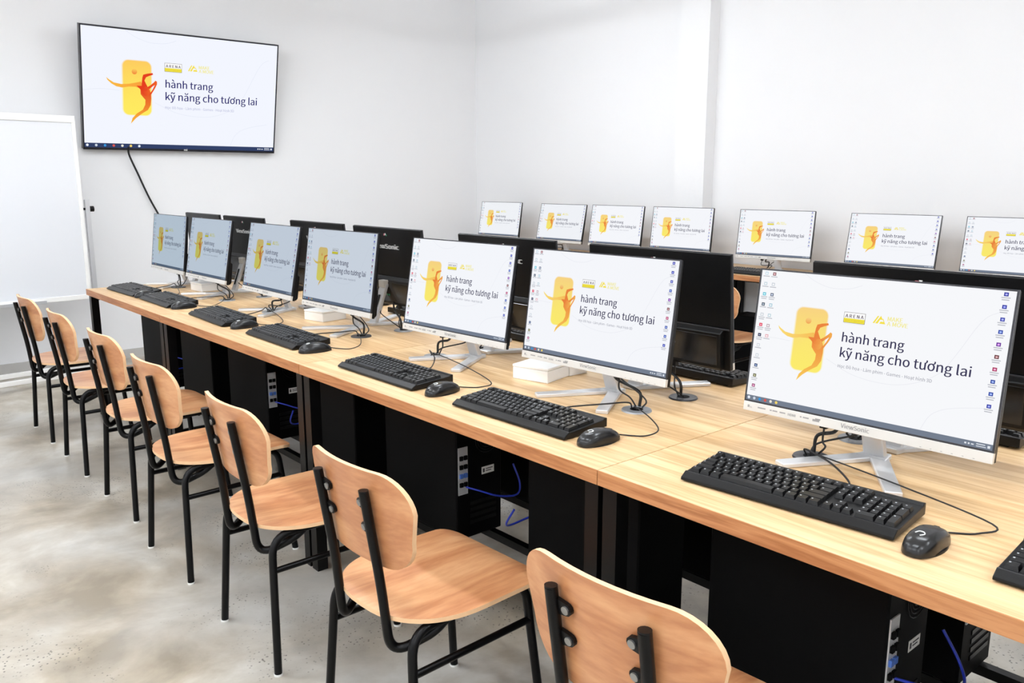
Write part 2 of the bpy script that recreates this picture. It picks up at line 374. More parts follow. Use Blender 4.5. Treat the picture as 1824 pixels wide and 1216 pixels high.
        for k in range(12): icon(.0235 + .0003 * k, .023 + .0783 * k, cl[k], k in (2, 4, 5, 6, 10, 11))
        for k, c in enumerate([(140, 90, 96), (205, 212, 220), (96, 106, 128), (170, 205, 220), (190, 212, 222), (190, 172, 182), (232, 172, 182)]): icon(.0605, .024 + .0783 * k, c, k in (2, 5))
        for k, c in enumerate([(58, 62, 160), (52, 60, 165), (62, 70, 170), (52, 76, 170), (112, 56, 158), (112, 66, 70), (172, 62, 100), (52, 76, 160), (50, 74, 165), (52, 62, 165)]): icon(.967, .022 + .0784 * k, c, True)
        out.append(('desktop_icons', m.mesh('icons' + tag_, ['lcd_picture'])))
    return out
PC_PICTURE = screen_meshes(PAL_PC, SW, SH, True, '_pc')

# ------------------------------------------------------------------ monitors
MW, MH = .54, .334
def monitor_kit():
    k = {}
    sh = MB().prism([(.004, .0), (.004, MH), (.011, MH), (.018, .10), (.020, .0)][::-1], 'x', -MW / 2, MW / 2)
    sh.prism([(.012, .122), (.019, .122), (.038, .112), (.042, .012), (.034, .002), (.012, .002)][::-1], 'x', -MW / 2 + .02, MW / 2 - .02)
    k['shell'] = bevel_mesh('back_shell', sh, ['black_plastic'], .002, 1)
    lo = MB().prism([(.0405, .018), (.0380, .104), (.0402, .104), (.0427, .018)][::-1], 'x', -MW / 2 + .03, MW / 2 - .03)
    k['lower_cover'] = bevel_mesh('lower_cover', lo, ['black_gloss'], .001, 1)
    k['ridge'] = bevel_mesh('ridge', MB().prism([(.018, .119), (.018, .1235), (.0225, .1235), (.0225, .119)][::-1], 'x', -MW / 2 + .002, MW / 2 - .002), ['bezel_dark'], .0008, 1)
    b = MB(); sx, z0 = SW / 2, .0255; z1 = z0 + SH
    b.box(-MW / 2, MW / 2, -.0015, .004, z1, MH + .001); b.box(-MW / 2, -sx, -.0015, .004, .021, z1); b.box(sx, MW / 2, -.0015, .004, .021, z1); b.box(-sx, sx, -.0015, .004, .021, z0)
    k['bezel'] = b.mesh('bezel', ['bezel_dark'])
    k['chin'] = bevel_mesh('chin', MB().box(-MW / 2, MW / 2, -.003, .008, 0, .0215), ['silver_plastic'], .0012, 2)
    t = MB(); flat_text(t, 'ViewSonic', -.031, .0075, .062, -.0033, 0, None, .01)
    k['chin_brand'] = t.mesh('chin_brand', ['print_grey'])
    t = MB(); flat_text(t, 'IPS', -.252, .0075, None, -.0033, 0, None, .02, height=.010); t.box(-.2585, -.2535, -.0034, -.0031, .008, .014)
    for x, ww in ((-.232, .020), (-.201, .005), (-.194, .012), (-.176, .014), (-.126, .004), (-.119, .014)): t.box(x, x + ww, -.0034, -.0031, .010, .0130)
    flat_text(t, 'HDMI', -.155, .008, .018, -.0033, 0, None, .02); t.box(-.096, -.080, -.0034, -.0031, .008, .013); t.box(-.090, -.078, -.0034, -.0031, .012, .0155)
    k['chin_print'] = t.mesh('feature_print', ['print_grey'])
    t = MB()
    for q in range(6): t.box(.135 + q * .020, .1385 + q * .020, -.0034, -.003, .0035, .0045)
    k['button_marks'] = t.mesh('button_marks', ['print_grey'])
    t = MB(); flat_text(t, 'ViewSonic', .098, .245, .196, .0152, 0, None, .03, flip=True, height=.076)
    k['back_brand'] = t.mesh('back_brand', ['brand_pale'])
    t = MB()
    for i, (x, z, r) in enumerate(((.008, .305, .006), (-.001, .307, .006), (-.009, .303, .005))):
        t.add([(x + r * math.cos(a) * (1 if q % 2 else .55), .0130, z + r * math.sin(a) * (1 if q % 2 else .7)) for q, a in enumerate([2 * math.pi * q / 8 for q in range(8)])], [tuple(range(8))], i)
    k['emblem'] = t.mesh('emblem', ['port_pink', 'brand_pale', 'port_green'])
    for nm, mt in (('pink', 'port_pink'), ('green', 'port_green'), ('blue', 'port_blue'), ('steel', 'bolt_steel')):
        k['port_' + nm] = MB().disc(0, 0, 0, .002, .0042, 12).mesh('port', [mt])
    k['socket'] = MB().box(-.012, .012, 0, .002, -.005, .005).mesh('socket', ['bolt_steel'])
    # stand: hub + two splayed feet towards the sitter, slanted column plate, hinge block
    col = MB().prism([(-.014, .010), (.004, .010), (-.058, .175), (-.074, .175)], 'x', -.024, .024)
    k['column'] = bevel_mesh('column', col, ['silver_metal'], .003, 2)
    k['slot'] = MB().prism([(-.010, .045), (-.006, .045), (-.036, .13), (-.040, .13)], 'x', -.006, .006).mesh('cable_slot', ['black_gloss'])
    k['hinge'] = bevel_mesh('hinge', MB().box(-.022, .022, -.082, -.048, .160, .192), ['silver_plastic'], .004, 2)
    k['hub'] = bevel_mesh('hub', MB().prism([(-.034, -.03), (.034, -.03), (.026, .022), (-.026, .022)], 'z', 0, .013), ['silver_metal'], .002, 1)
    for s, nm in ((-1, 'l'), (1, 'r')):
        d = Vector((s * .125, -.205, 0)).normalized(); n = Vector((-d.y, d.x, 0)); a = Vector((s * .012, -.012, 0)); e = Vector((s * .125, -.205, 0))
        P = [a - n * .020, e - n * .017, e + n * .017, a + n * .020]
        f = MB().prism([(p.x, p.y) for p in P], 'z', 0, .011)
        k['foot_' + nm] = bevel_mesh('foot', f, ['silver_metal'], .002, 1)
    return k
MK = monitor_kit()
def cable(name, pts, parent, r=.0026, mat='cable_black', n=7):
    o = obj(name, MB().tube(spline(pts, n), r, 6).mesh(name, [mat]), parent); return o
def monitor(x, y, z, rz, tilt, label, group, tint=(1, 1, 1), grommet=None, picture=True, ports=True):
    t = thing('monitor', label, 'monitor', (x, y, z), rz, group)
    TM = Matrix.Translation((0, -.12, .085)) @ Matrix.Rotation(-tilt, 4, 'X')
    sh = obj('back_shell', MK['shell'], t, TM)
    if ports:
        obj('lower_cover', MK['lower_cover'], sh); obj('ridge', MK['ridge'], sh); obj('brand_lettering', MK['back_brand'], sh); obj('emblem', MK['emblem'], sh)
        for px, nm in ((.035, 'steel'), (.022, 'pink'), (-.012, 'green'), (-.026, 'green')):
            obj('port', MK['port_' + nm], sh, Matrix.Translation((px, .0420, .048)) @ Matrix.Rotation(R(-90), 4, 'X'))
        obj('socket', MK['socket'], sh, Matrix.Translation((.004, .0420, .048)))
    obj('bezel', MK['bezel'], t, TM)
    ch = obj('chin', MK['chin'], t, TM); ch['label'] = 'silver chin below the screen'
    obj('brand_lettering', MK['chin_brand'], ch); obj('feature_print', MK['chin_print'], ch); obj('button_marks', MK['button_marks'], ch)
    TS = TM @ Matrix.Translation((0, -.0008, .0255)); sc = None
    for nm, me in PC_PICTURE:
        if nm == 'screen': sc = obj(nm, me, t, TS); o = sc
        elif picture: o = obj(nm, me, sc)
        else: break
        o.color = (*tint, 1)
        if nm in ('desktop_icons', 'taskbar', 'mark'): o['kind'] = 'stuff'
    cl = obj('stand_column', MK['column'], t); obj('cable_slot', MK['slot'], cl); obj('hinge', MK['hinge'], t)
    obj('stand_hub', MK['hub'], t); obj('stand_foot', MK['foot_l'], t); obj('stand_foot', MK['foot_r'], t)
    if grommet:
        gx, gy = grommet; s = 1 if gx > 0 else -1
        obj('plug', MB().box(s * .085 - .008, s * .085 + .008, -.092, -.078, .072, .096).mesh('plug', ['black_plastic']), t)
        cable('video_cable', [(s * .085, -.085, .075), (s * .087, -.084, .04), (gx - s * .028, gy + .006, .030), (gx - s * .010, gy + .010, .0075)], t, .0024)
        cable('power_cable', [(s * .050, -.075, .10), (s * .066, -.072, .065), (gx - s * .004, gy + .014, .05), (gx + s * .001, gy + .012, .0095)], t, .0042)
        cable('signal_cable', [(.0, -.05, .13), (s * .02, -.03, .07), (s * .045, -.02, .050), (gx + s * .002, gy + .035, .026), (gx + s * .010, gy + .012, .0075)], t, .0024)
    return t
DESK = .75
FRONT_M = [(.819, 2.3, 7.7), (1.611, 2.6, 8.4), (2.266, 3.1, 10.0), (3.07, 1.8, 8.6), (3.728, -.6, 11.2), (4.486, .7, 10.4), (5.075, .2, 7.3)]
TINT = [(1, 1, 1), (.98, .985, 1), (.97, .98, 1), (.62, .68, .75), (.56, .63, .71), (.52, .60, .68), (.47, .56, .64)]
JOINT = [5.24, 3.985, 2.585, 1.185, -.215]
GROMMETS = (4.955, 4.245, 3.725, 2.895, 2.385, 1.445, .925, .045)
def groms(y):           # nearest cable grommet beside a joint
    g = list(GROMMETS)
    return min(g, key=lambda q: abs(q - y))
def hub_for(px, py, rz):   # stand position that puts the middle of the panel's lower edge at (px, py)
    return px - .12 * math.sin(rz), py + .12 * math.cos(rz)
for i, (y, yaw, tilt) in enumerate(FRONT_M):
    n = 6 - i; rz = R(-90 + yaw); hx, hy = hub_for(1.68, y, rz)
    gy = groms(y); v = Matrix.Rotation(-rz, 2) @ Vector((1.70 - hx, gy - hy))
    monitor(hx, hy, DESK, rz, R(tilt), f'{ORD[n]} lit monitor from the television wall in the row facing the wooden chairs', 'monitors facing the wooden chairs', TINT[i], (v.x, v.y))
BACK_M = [(.83, 1.97), (1.615, 1.97), (2.31, 1.965), (3.10, 1.965), (3.74, 1.97), (4.53, 1.94), (5.13, 1.94)]
for i, (y, xt) in enumerate(BACK_M):
    n = 6 - i; rz = R(90); hx = 1.885 + (xt - 1.97)
    gy = groms(y); v = Matrix.Rotation(-rz, 2) @ Vector((1.905 - hx, gy - y))
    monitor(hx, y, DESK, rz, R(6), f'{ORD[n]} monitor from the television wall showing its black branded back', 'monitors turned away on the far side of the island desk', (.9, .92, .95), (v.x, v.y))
WALL_M = [(6.05, 3.9, 10.1), (5.235, 2.3, 12.3), (4.59, 2.5, 9), (3.93, 3.0, 7), (3.14, 6.0, 7.3), (2.345, 3.5, 10.8), (1.655, 3, 9)]
for i, (y, yaw, tilt) in enumerate(WALL_M):
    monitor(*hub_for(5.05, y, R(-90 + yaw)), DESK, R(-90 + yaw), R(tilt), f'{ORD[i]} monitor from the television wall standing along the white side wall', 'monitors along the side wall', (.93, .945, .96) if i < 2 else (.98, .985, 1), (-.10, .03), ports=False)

# ------------------------------------------------------------------ television
TVW, TVH = 1.475, .866
t = thing('television', 'large wall-mounted television showing an orange figure and blue lettering', 'television', (2.446, 6.65, 2.011))
TT = Matrix.Rotation(R(12.5), 4, 'X')
obj('back_shell', bevel_mesh('tv_shell', MB().box(-TVW / 2, TVW / 2, 0, .045, -TVH / 2, TVH / 2), ['tv_black'], .004, 2), t, TT)
fr = MB(); a, b_ = TVW / 2, TVH / 2
fr.box(-a, a, -.006, 0, b_ - .010, b_); fr.box(-a, a, -.006, 0, -b_, -b_ + .016); fr.box(-a, -a + .009, -.006, 0, -b_, b_); fr.box(a - .009, a, -.006, 0, -b_, b_)
obj('bezel', fr.mesh('tv_bezel', ['tv_black']), t, TT)
tsw, tsh = TVW - .018, TVH - .026
sc = None
for nm, me in screen_meshes(PAL_TV, tsw, tsh, False, '_tv'):
    if nm == 'screen': sc = obj(nm, me, t, TT @ Matrix.Translation((0, -.002, -b_ + .016)))
    else:
        o = obj(nm, me, sc)
        if nm in ('taskbar', 'mark'): o['kind'] = 'stuff'
lm = MB(); flat_text(lm, 'mi', -.012, -b_ + .004, .024, -.0065, 0, None, .02); obj('maker_mark', lm.mesh('maker_mark', ['brand_pale']), t, TT)
obj('wall_bracket', MB().box(-.2, .2, .045, .125, -.16, .16).mesh('wall_bracket', ['black_steel']), t)
cable('power_cable', [(-.43, .07, -.40), (-.42, .10, -.46), (-.36, .125, -.60), (-.29, .13, -.78), (-.17, .13, -1.05), (-.12, .13, -1.30)], t, .007)

# ------------------------------------------------------------------ island desks
XF, XB, XM = 1.27, 2.33, 1.80
def desk_module(y0, y1, split, label, x0=XF, x1=XB, name='computer_desk', group='desks pushed together as one island', shelf=True):
    L = y1 - y0; yc = (y0 + y1) / 2; t = thing(name, label, 'desk', ((x0 + x1) / 2, yc, 0), 0, group); hx = (x1 - x0) / 2; hy = L / 2 - .0013
    tops = [(-hx + .002, -.0007), (.0007, hx - .002)] if split else [(-hx + .002, hx - .002)]
    for a, b in tops:
        obj('desktop', MB().box(a, b, -hy, hy, DESK - .034, DESK).mesh('desktop', ['desk_oak']), t)
    for s in (-1, 1):
        obj('edge_band', MB().box(min(s * hx, s * (hx - .002)), max(s * hx, s * (hx - .002)), -hy, hy, DESK - .034, DESK - .0006).mesh('edge_band', ['desk_oak_edge']), t)
    zt = DESK - .034
    for sx in (-1, 1):
        for sy in (-1, 1):
            lx, ly = sx * (hx - .032), sy * (hy - .026)
            obj('leg', MB().box(lx - .02, lx + .02, ly - .02, ly + .02, 0, zt).mesh('leg', ['black_steel']), t)
        lx = sx * (hx - .15)
        obj('top_rail', MB().box(lx - .014, lx + .014, -hy + .04, hy - .04, zt - .025, zt).mesh('top_rail', ['black_steel']), t)
    for sy in (-1, 1):
        ly = sy * (hy - .026)
        obj('cross_rail', MB().box(-hx + .053, hx - .053, ly - .014, ly + .014, zt - .032, zt).mesh('cross_rail', ['black_steel']), t)
        if shelf: obj('cross_rail', MB().box(-hx + .053, hx - .053, ly - .014, ly + .014, .145, .172).mesh('lower_rail', ['black_steel']), t)
    if shelf:
        for xx in (1.56, 1.70, 1.96, 2.10):
            xx -= (x0 + x1) / 2
            obj('shelf_bar', MB().box(xx - .013, xx + .013, -hy + .012, hy - .012, .172, .198).mesh('shelf_bar', ['black_steel']), t)
        obj('centre_post', MB().box(.10, .13, -.015, .015, .0, zt).mesh('centre_post', ['black_steel']), t)
    return t
names = ['end oak-topped computer desk next to the whiteboard', 'oak-topped computer desk with a lengthwise seam, second from the whiteboard', 'oak-topped computer desk, third from the whiteboard', 'oak-topped computer desk farthest from the whiteboard']
for i in range(4): desk_module(JOINT[i + 1], JOINT[i], i < 2, names[i])
wy = [6.40, 5.0, 3.6, 2.2, .8]
for i in range(4): desk_module(wy[i + 1], wy[i], False, f'{ORD[i]} oak-topped desk from the television wall along the side wall', 4.74, 5.385, 'wall_desk', 'desks along the side wall', shelf=False)

# ------------------------------------------------------------------ computers under the desks
def pc_kit():
    k = {}
    k['case'] = bevel_mesh('case', MB().box(-.095, .095, 0, .42, .008, .43), ['black_case'], .004, 1)
    k['foot'] = MB().disc(0, 0, 0, .008, .014, 12).mesh('foot', ['black_plastic'])
    io = MB().box(-.088, -.050, -.003, 0, .165, .325)
    k['io'] = io.mesh('port_plate', ['aluminium'])
    k['port_a'] = MB().box(-.006, .006, -.006, 0, -.007, .007).mesh('port', ['black_case']); k['port_b'] = MB().box(-.006, .006, -.006, 0, -.007, .007).mesh('port', ['port_blue'])
    k['audio'] = MB().disc(0, 0, 0, .005, .004, 10).mesh('audio_port', ['port_green'])
    k['label'] = MB().box(.010, .062, -.001, 0, .215, .240).mesh('label', ['label_white'])
    k['label_print'] = MB().box(.014, .022, -.0014, -.001, .221, .234).box(.027, .056, -.0014, -.001, .230, .233).box(.027, .050, -.0014, -.001, .223, .226).mesh('label_print', ['print_dark'])
    fan = MB()
    for q in range(5): fan.tube([(.03 + (.01 + .009 * q) * math.cos(2 * math.pi * a / 20), -.002, .335 + (.01 + .009 * q) * math.sin(2 * math.pi * a / 20)) for a in range(21)], .0012, 4)
    k['fan'] = fan.mesh('fan_grille', ['black_steel'])
    k['slot'] = MB().box(-.04, .07, -.002, 0, -.006, .006).mesh('slot_cover', ['black_steel'])
    return k
PK = pc_kit()
def pc(x, y, z, rz, label, group, full=True):
    t = thing('computer_tower', label, 'computer', (x, y, z), rz, group)
    obj('case', PK['case'], t)
    for fx in (-.07, .07):
        for fy in (.05, .37): obj('foot', PK['foot'], t, Matrix.Translation((fx, fy, 0)))
    if full:
        io = obj('port_plate', PK['io'], t)
        for q in range(4):
            for p in (-.078, -.061): obj('port', PK['port_b' if q == 1 else 'port_a'], io, Matrix.Translation((p, -.003, .20 + q * .03)))
        lb = obj('label', PK['label'], t); obj('label_print', PK['label_print'], lb)
        obj('fan_grille', PK['fan'], t)
        for q in range(4): obj('slot_cover', PK['slot'], t, Matrix.Translation((0, 0, .06 + q * .022)))
        cb = cable('network_cable', [(-.060, -.006, .190), (-.030, -.045, .180), (.02, -.075, .160), (.09, -.085, .150), (.125, -.06, .175), (.130, -.02, .230)], t, .0032, 'cable_blue')
        cb['label'] = 'blue network cable'
    return t
SH_Z = .1986
k = 0; kb_ = 0
for i in range(4):
    y0 = JOINT[i + 1]
    for off, rz in ((.865, 0), (.52, 180)):
        yy = y0 + off
        if i == 0 and off == .865: yy = y0 + .75
        vis = rz == 0
        nm = f'{ORD[k]} black computer tower from the whiteboard under the chair side of the desks'
        pc(1.63, yy, SH_Z, R(rz), nm, 'computer towers under the chair side of the desks', True); k += 1
        pc(2.03, yy, SH_Z, R(rz), f'{ORD[kb_]} black computer tower from the whiteboard under the far side of the desks', 'computer towers under the far side of the desks', True); kb_ += 1
for i, yy in enumerate((5.2, 3.55, 3.0, 2.0)):
    pc(5.12, yy, 0, R(0), f'{ORD[i]} black computer tower from the television wall on the floor beneath the wall desks', 'computer towers beneath the wall desks')

# ------------------------------------------------------------------ keyboards
U = .0187
def key_layout():
    K = []
    def row(r, items, x=0):
        for wd in items:
            if wd < 0: x -= wd
            else: K.append((x, r, wd, 1)); x += wd
    row(0, [1, -1, 1, 1, 1, 1, -.5, 1, 1, 1, 1, -.5, 1, 1, 1, 1, -.25, 1, 1, 1])
    row(1.25, [1] * 13 + [2, -.25, 1, 1, 1, -.25, 1, 1, 1, 1]); row(2.25, [1.5] + [1] * 12 + [1.5, -.25, 1, 1, 1, -.25, 1, 1, 1]); row(3.25, [1.75] + [1] * 11 + [2.25, -3.5, 1, 1, 1])
    row(4.25, [2.25] + [1] * 10 + [2.75, -1.25, 1, -1.25, 1, 1, 1]); row(5.25, [1.25, 1.25, 1.25, 6.25, 1.25, 1.25, 1.25, 1.25, -.25, 1, 1, 1, -.25, 2, 1])
    K.append((21.5, 2.25, 1, 2)); K.append((21.5, 4.25, 1, 2)); return K
KEYS = key_layout(); KMESH = {}
def key_mesh(wd, hd):
    if (wd, hd) not in KMESH:
        W, D = wd * U - .0016, hd * U - .0016; m = MB(); a, b = W / 2, D / 2; i = .0024
        v = [(-a, -b, 0), (a, -b, 0), (a, b, 0), (-a, b, 0), (-a + i, -b + i + .0006, .0078), (a - i, -b + i + .0006, .0078), (a - i, b - i * .6, .0086), (-a + i, b - i * .6, .0086)]
        m.add(v, [(0, 1, 5, 4), (1, 2, 6, 5), (2, 3, 7, 6), (3, 0, 4, 7), (4, 5, 6, 7)], 0)
        if wd < 3: m.add([(-a + .0045, b - .0078, .0088), (-a + .0075, b - .0078, .0088), (-a + .0075, b - .0048, .0090), (-a + .0045, b - .0048, .0090)], [(0, 1, 2, 3)], 1)
        KMESH[(wd, hd)] = m.mesh('key', ['key_black', 'key_legend'])
    return KMESH[(wd, hd)]
KW, KD = 22.5 * U + .014, .156
def kb_case():
    m = MB().prism([(-KD / 2, .003), (-KD / 2 + .001, .009), (-KD / 2 + .018, .0195), (-KD / 2 + .022, .0175), (KD / 2 - .012, .026), (KD / 2 - .010, .030), (KD / 2, .029), (KD / 2, .006)][::-1], 'x', -KW / 2, KW / 2)
    return bevel_mesh('keyboard_case', m, ['black_plastic'], .002, 2)
KCASE = kb_case(); KFOOT = MB().box(-.02, .02, -.006, .006, 0, .007).mesh('foot', ['black_plastic'])
slope = math.atan2(.0085, KD - .034)
def key_matrix(x, r, wd, hd):
    cx = -11.25 * U + (x + wd / 2) * U; cy = KD / 2 - .0165 - (r + hd / 2) * U
    return Matrix.Translation((cx, cy, .0175 + (cy + KD / 2 - .022) * math.tan(slope))) @ Matrix.Rotation(slope, 4, 'X')
jk = MB()
for kk in KEYS:
    me = key_mesh(*kk[2:]); M_ = key_matrix(*kk)
    jk.add([M_ @ v.co for v in me.vertices], [tuple(p.vertices) for p in me.polygons][:5], 0)
    if len(me.polygons) > 5: jk.add([M_ @ v.co for v in me.vertices], [tuple(me.polygons[5].vertices)], 1)
JOINED_KEYS = jk.mesh('keys', ['key_black', 'key_legend'])
def keyboard(x, y, z, rz, label, group, single, cab=None):
    t = thing('keyboard', label, 'keyboard', (x, y, z), rz, group)
    obj('case', KCASE, t)
    for fx in (-.17, .17):
        obj('foot', KFOOT, t, Matrix.Translation((fx, KD / 2 - .02, 0))); obj('foot', KFOOT, t, Matrix.Translation((fx, -KD / 2 + .015, 0)))
    if single:
        for kk in KEYS: obj('key', key_mesh(*kk[2:]), t, key_matrix(*kk))
    else:
        o = obj('keys', JOINED_KEYS, t); o['kind'] = 'stuff'
    if cab:
        gx, gy = cab; cable('cable', [(.06, KD / 2 - .002, .018), (.06, KD / 2 + .03, .020), (gx * .5 + .03, gy * .5 + .06, .022), (gx * .97 - .007, gy - .022, .024), (gx - .008, gy - .010, .0075)], t, .0022)
    return t
FRONT_K = [(.426, 1.365, 2), (1.026, 1.354, 4.7), (1.811, 1.344, 1.7), (2.452, 1.345, .5), (3.245, 1.366, -1.0), (3.90, 1.372, -2), (4.594, 1.366, -.5), (5.129, 1.352, 1.5)]
def kpos(yl, xf, a):
    """centre from the viewer's front-left corner"""
    a = R(a); v = Vector((KW / 2, KD / 2)); rz = R(-90) + a
    return xf + v.x * math.cos(rz) - v.y * math.sin(rz), yl + v.x * math.sin(rz) + v.y * math.cos(rz), rz
for i, (yl, xf, a) in enumerate(FRONT_K):
    cx, cy, rz = kpos(yl, xf, a); n = 7 - i
    v = Matrix.Rotation(-rz, 2) @ Vector((1.70 - cx, groms(cy) - cy))
    keyboard(cx, cy, DESK, rz, f'{ORD[n]} black keyboard from the whiteboard along the chair side of the desks', 'keyboards on the chair side', i < 4, (v.x, v.y))
for i, (y, xt) in enumerate(BACK_M):
    keyboard(2.185, y + .02, DESK, R(90), f'{ORD[6 - i]} black keyboard from the whiteboard behind the turned-away monitors', 'keyboards on the far side of the desks', False)
for i in (4,):
    keyboard(4.865, 3.16, DESK, R(-90), 'black keyboard on the desk along the white side wall', 'keyboards on the wall desks', False)

# ------------------------------------------------------------------ mice
def mouse_kit():
    m = MB(); nu, nv = 22, 10; V = []
    for j in range(nv + 1):
        ph = (j / nv) * math.pi / 2
        for i in range(nu):
            a = 2 * math.pi * i / nu; ca, sa = math.cos(a), math.sin(a)
            wx = .031 * (1 - .14 * math.sin(a * 1) * 0 - .12 * (1 - abs(sa)) * 1)
            x = math.copysign(abs(ca) ** .8, ca) * wx * math.cos(ph) ** .45
            y = math.copysign(abs(sa) ** .9, sa) * .063 * math.cos(ph) ** .5
            hgt = .032 - .010 * max(0, (y / .060)) ** 1.5 - .004 * max(0, -y / .060) ** 2
            V.append((x, y, .002 + hgt * math.sin(ph) ** .9))
    F = [(j * nu + i, j * nu + (i + 1) % nu, (j + 1) * nu + (i + 1) % nu, (j + 1) * nu + i) for j in range(nv) for i in range(nu)]
    m.add(V, F, 0, smooth=True); m.add(V[:nu], [tuple(range(nu))[::-1]], 0)
    k = {'shell': m.mesh('mouse_shell', ['mouse_black'])}
    w_ = MB(); w_.tube([(-.004, 0, 0), (.004, 0, 0)], .009, 14); k['wheel'] = w_.mesh('wheel', ['black_plastic'])
    k['skirt'] = MB().disc(0, 0, 0, .004, 1, 28, 0, .98).mesh('skirt', ['black_plastic'])
    arc = MB().tube(spline([(-.009, -.028, .0325), (-.005, -.020, .0335), (.003, -.021, .0338), (.006, -.028, .0332), (.001, -.034, .032)], 4), .0011, 5)  # thin pale arc lying on the rear of the shell
    k['mark'] = arc.mesh('mark', ['brand_pale'])
    return k
MSK = mouse_kit()
def mouse(x, y, rz, label, tail):
    t = thing('computer_mouse', label, 'mouse', (x, y, DESK), rz, 'mice beside the keyboards')
    obj('shell', MSK['shell'], t); obj('scroll_wheel', MSK['wheel'], t, Matrix.Translation((0, .036, .0195)))
    obj('skirt', MSK['skirt'], t, Matrix.Diagonal((.0305, .0585, .8, 1))); obj('mark', MSK['mark'], t)
    gx, gy = tail; s = 1 if gx > 0 else -1
    cable('cable', [(0, .057, .010), (.004, .085, .003), (.040, .12, .003), (.05, .155, .014), (gx * .5 + .04, gy * .6 + .045, .0165), (gx * .97 + .011, gy - .022, .018), (gx + .010, gy - .010, .0075)], t, .0018)
MICE = [(1.415, .548), (1.415, 1.318), (1.410, 1.945), (1.415, 2.742), (1.430, 3.40), (1.432, 4.12), (1.425, 4.652)]
for i, (x, y) in enumerate(MICE):
    rz = R(-90 + random.uniform(-6, 14)); v = Matrix.Rotation(-rz, 2) @ Vector((1.70 - x, groms(y + .2) - y))
    mouse(x, y, rz, f'{ORD[6 - i]} black computer mouse from the whiteboard, at the right of its keyboard', (v.x, v.y))

# ------------------------------------------------------------------ cable grommets and white boxes on the desk
gk = MB().disc(0, 0, 0, .004, .042, 32, 0, .040).mesh('grommet_cover', ['disc_grey']); gs = MB().disc(0, 0, .004, .0046, .018, 20).mesh('grommet_hole', ['black_case'])
gd = MB().disc(0, 0, 0, .004, .042, 32, 0, .040).mesh('grommet_cover', ['bezel_dark'])
gl = sorted(set(list(GROMMETS)), reverse=True)
for i, y in enumerate(gl):
    for x, side, nm in ((1.70, 0, 'chair side'), (1.905, 1, 'far side')):
        t = thing('cable_grommet', f'{ORD[i]} round cable grommet from the whiteboard in the desktop, {nm}', 'grommet', (x, y, DESK), 0, 'cable grommets in the desktop')
        obj('cover', gk if (i + side) % 3 else gd, t); obj('cable_hole', gs, t)
bx = bevel_mesh('box_body', MB().box(-.066, .066, -.066, .066, 0, .038), ['white_plastic'], .003, 2); bl = bevel_mesh('box_lid', MB().box(-.067, .067, -.067, .067, .0385, .047), ['white_plastic'], .003, 2)
bs = bevel_mesh('box_small', MB().box(-.04, .04, -.05, .05, 0, .036), ['white_plastic'], .003, 2)
for (x, y, a, lab) in ((1.772, 1.905, 14, 'white lidded box between two monitors on the third desk from the whiteboard'), (1.80, 3.375, 10, 'white lidded box beside a monitor on the second desk from the whiteboard'), (1.785, 4.735, 6, 'white lidded box among cables on the desk nearest the whiteboard')):
    t = thing('white_box', lab, 'box', (x, y, DESK), R(a), 'white boxes on the desks'); obj('body', bx, t); obj('lid', bl, t)
tag(obj('small_white_box', bs), 'small low white box touching the lidded box on the third desk', 'box').location = (1.885, 1.90, DESK)

# ------------------------------------------------------------------ chairs
def ply_surface(outline, fy, thick, name, mats, n=9):
    """Closed outline (u, v) filled by shrinking rings, lifted by fy(u, v) -> point & normal offset; rim faces in slot 1."""
    N = len(outline); cx = sum(p[0] for p in outline) / N; cy = sum(p[1] for p in outline) / N
    m = MB(); top = []; bot = []
    for k in range(n):
        s = 1 - (k / n)
        top += [fy(cx + (u - cx) * s, cy + (v - cy) * s, 1) for u, v in outline]; bot += [fy(cx + (u - cx) * s, cy + (v - cy) * s, -1) for u, v in outline]
    V = top + [fy(cx, cy, 1)]
    F = [(k * N + i, k * N + (i + 1) % N, (k + 1) * N + (i + 1) % N, (k + 1) * N + i) for k in range(n - 1) for i in range(N)] + [((n - 1) * N + i, (n - 1) * N + (i + 1) % N, n * N) for i in range(N)]
    m.add(V, F, 0, smooth=True); m.add(bot + [fy(cx, cy, -1)], [f[::-1] for f in F], 0, smooth=True)
    m.add(top[:N] + bot[:N], [(i, N + i, N + (i + 1) % N, (i + 1) % N) for i in range(N)], 1, smooth=True)
    return m.mesh(name, mats)
def superround(w, h, r, n=7, wb=None):
    wb = wb or w; P = []
    for cx, cy, s in ((w / 2 - r, h / 2 - r, 0), (-w / 2 + r, h / 2 - r, 90), (-wb / 2 + r, -h / 2 + r, 180), (wb / 2 - r, -h / 2 + r, 270)):
        for k in range(n + 1): a = R(s + 90 * k / n); P.append((cx + r * math.cos(a), cy + r * math.sin(a)))
    # resample the straight runs
    out = []
    for a, b in zip(P, P[1:] + P[:1]):
        d = math.dist(a, b); q = max(1, int(d / .03))
        out += [(a[0] + (b[0] - a[0]) * k / q, a[1] + (b[1] - a[1]) * k / q) for k in range(q)]
    return out
LEAN = .16
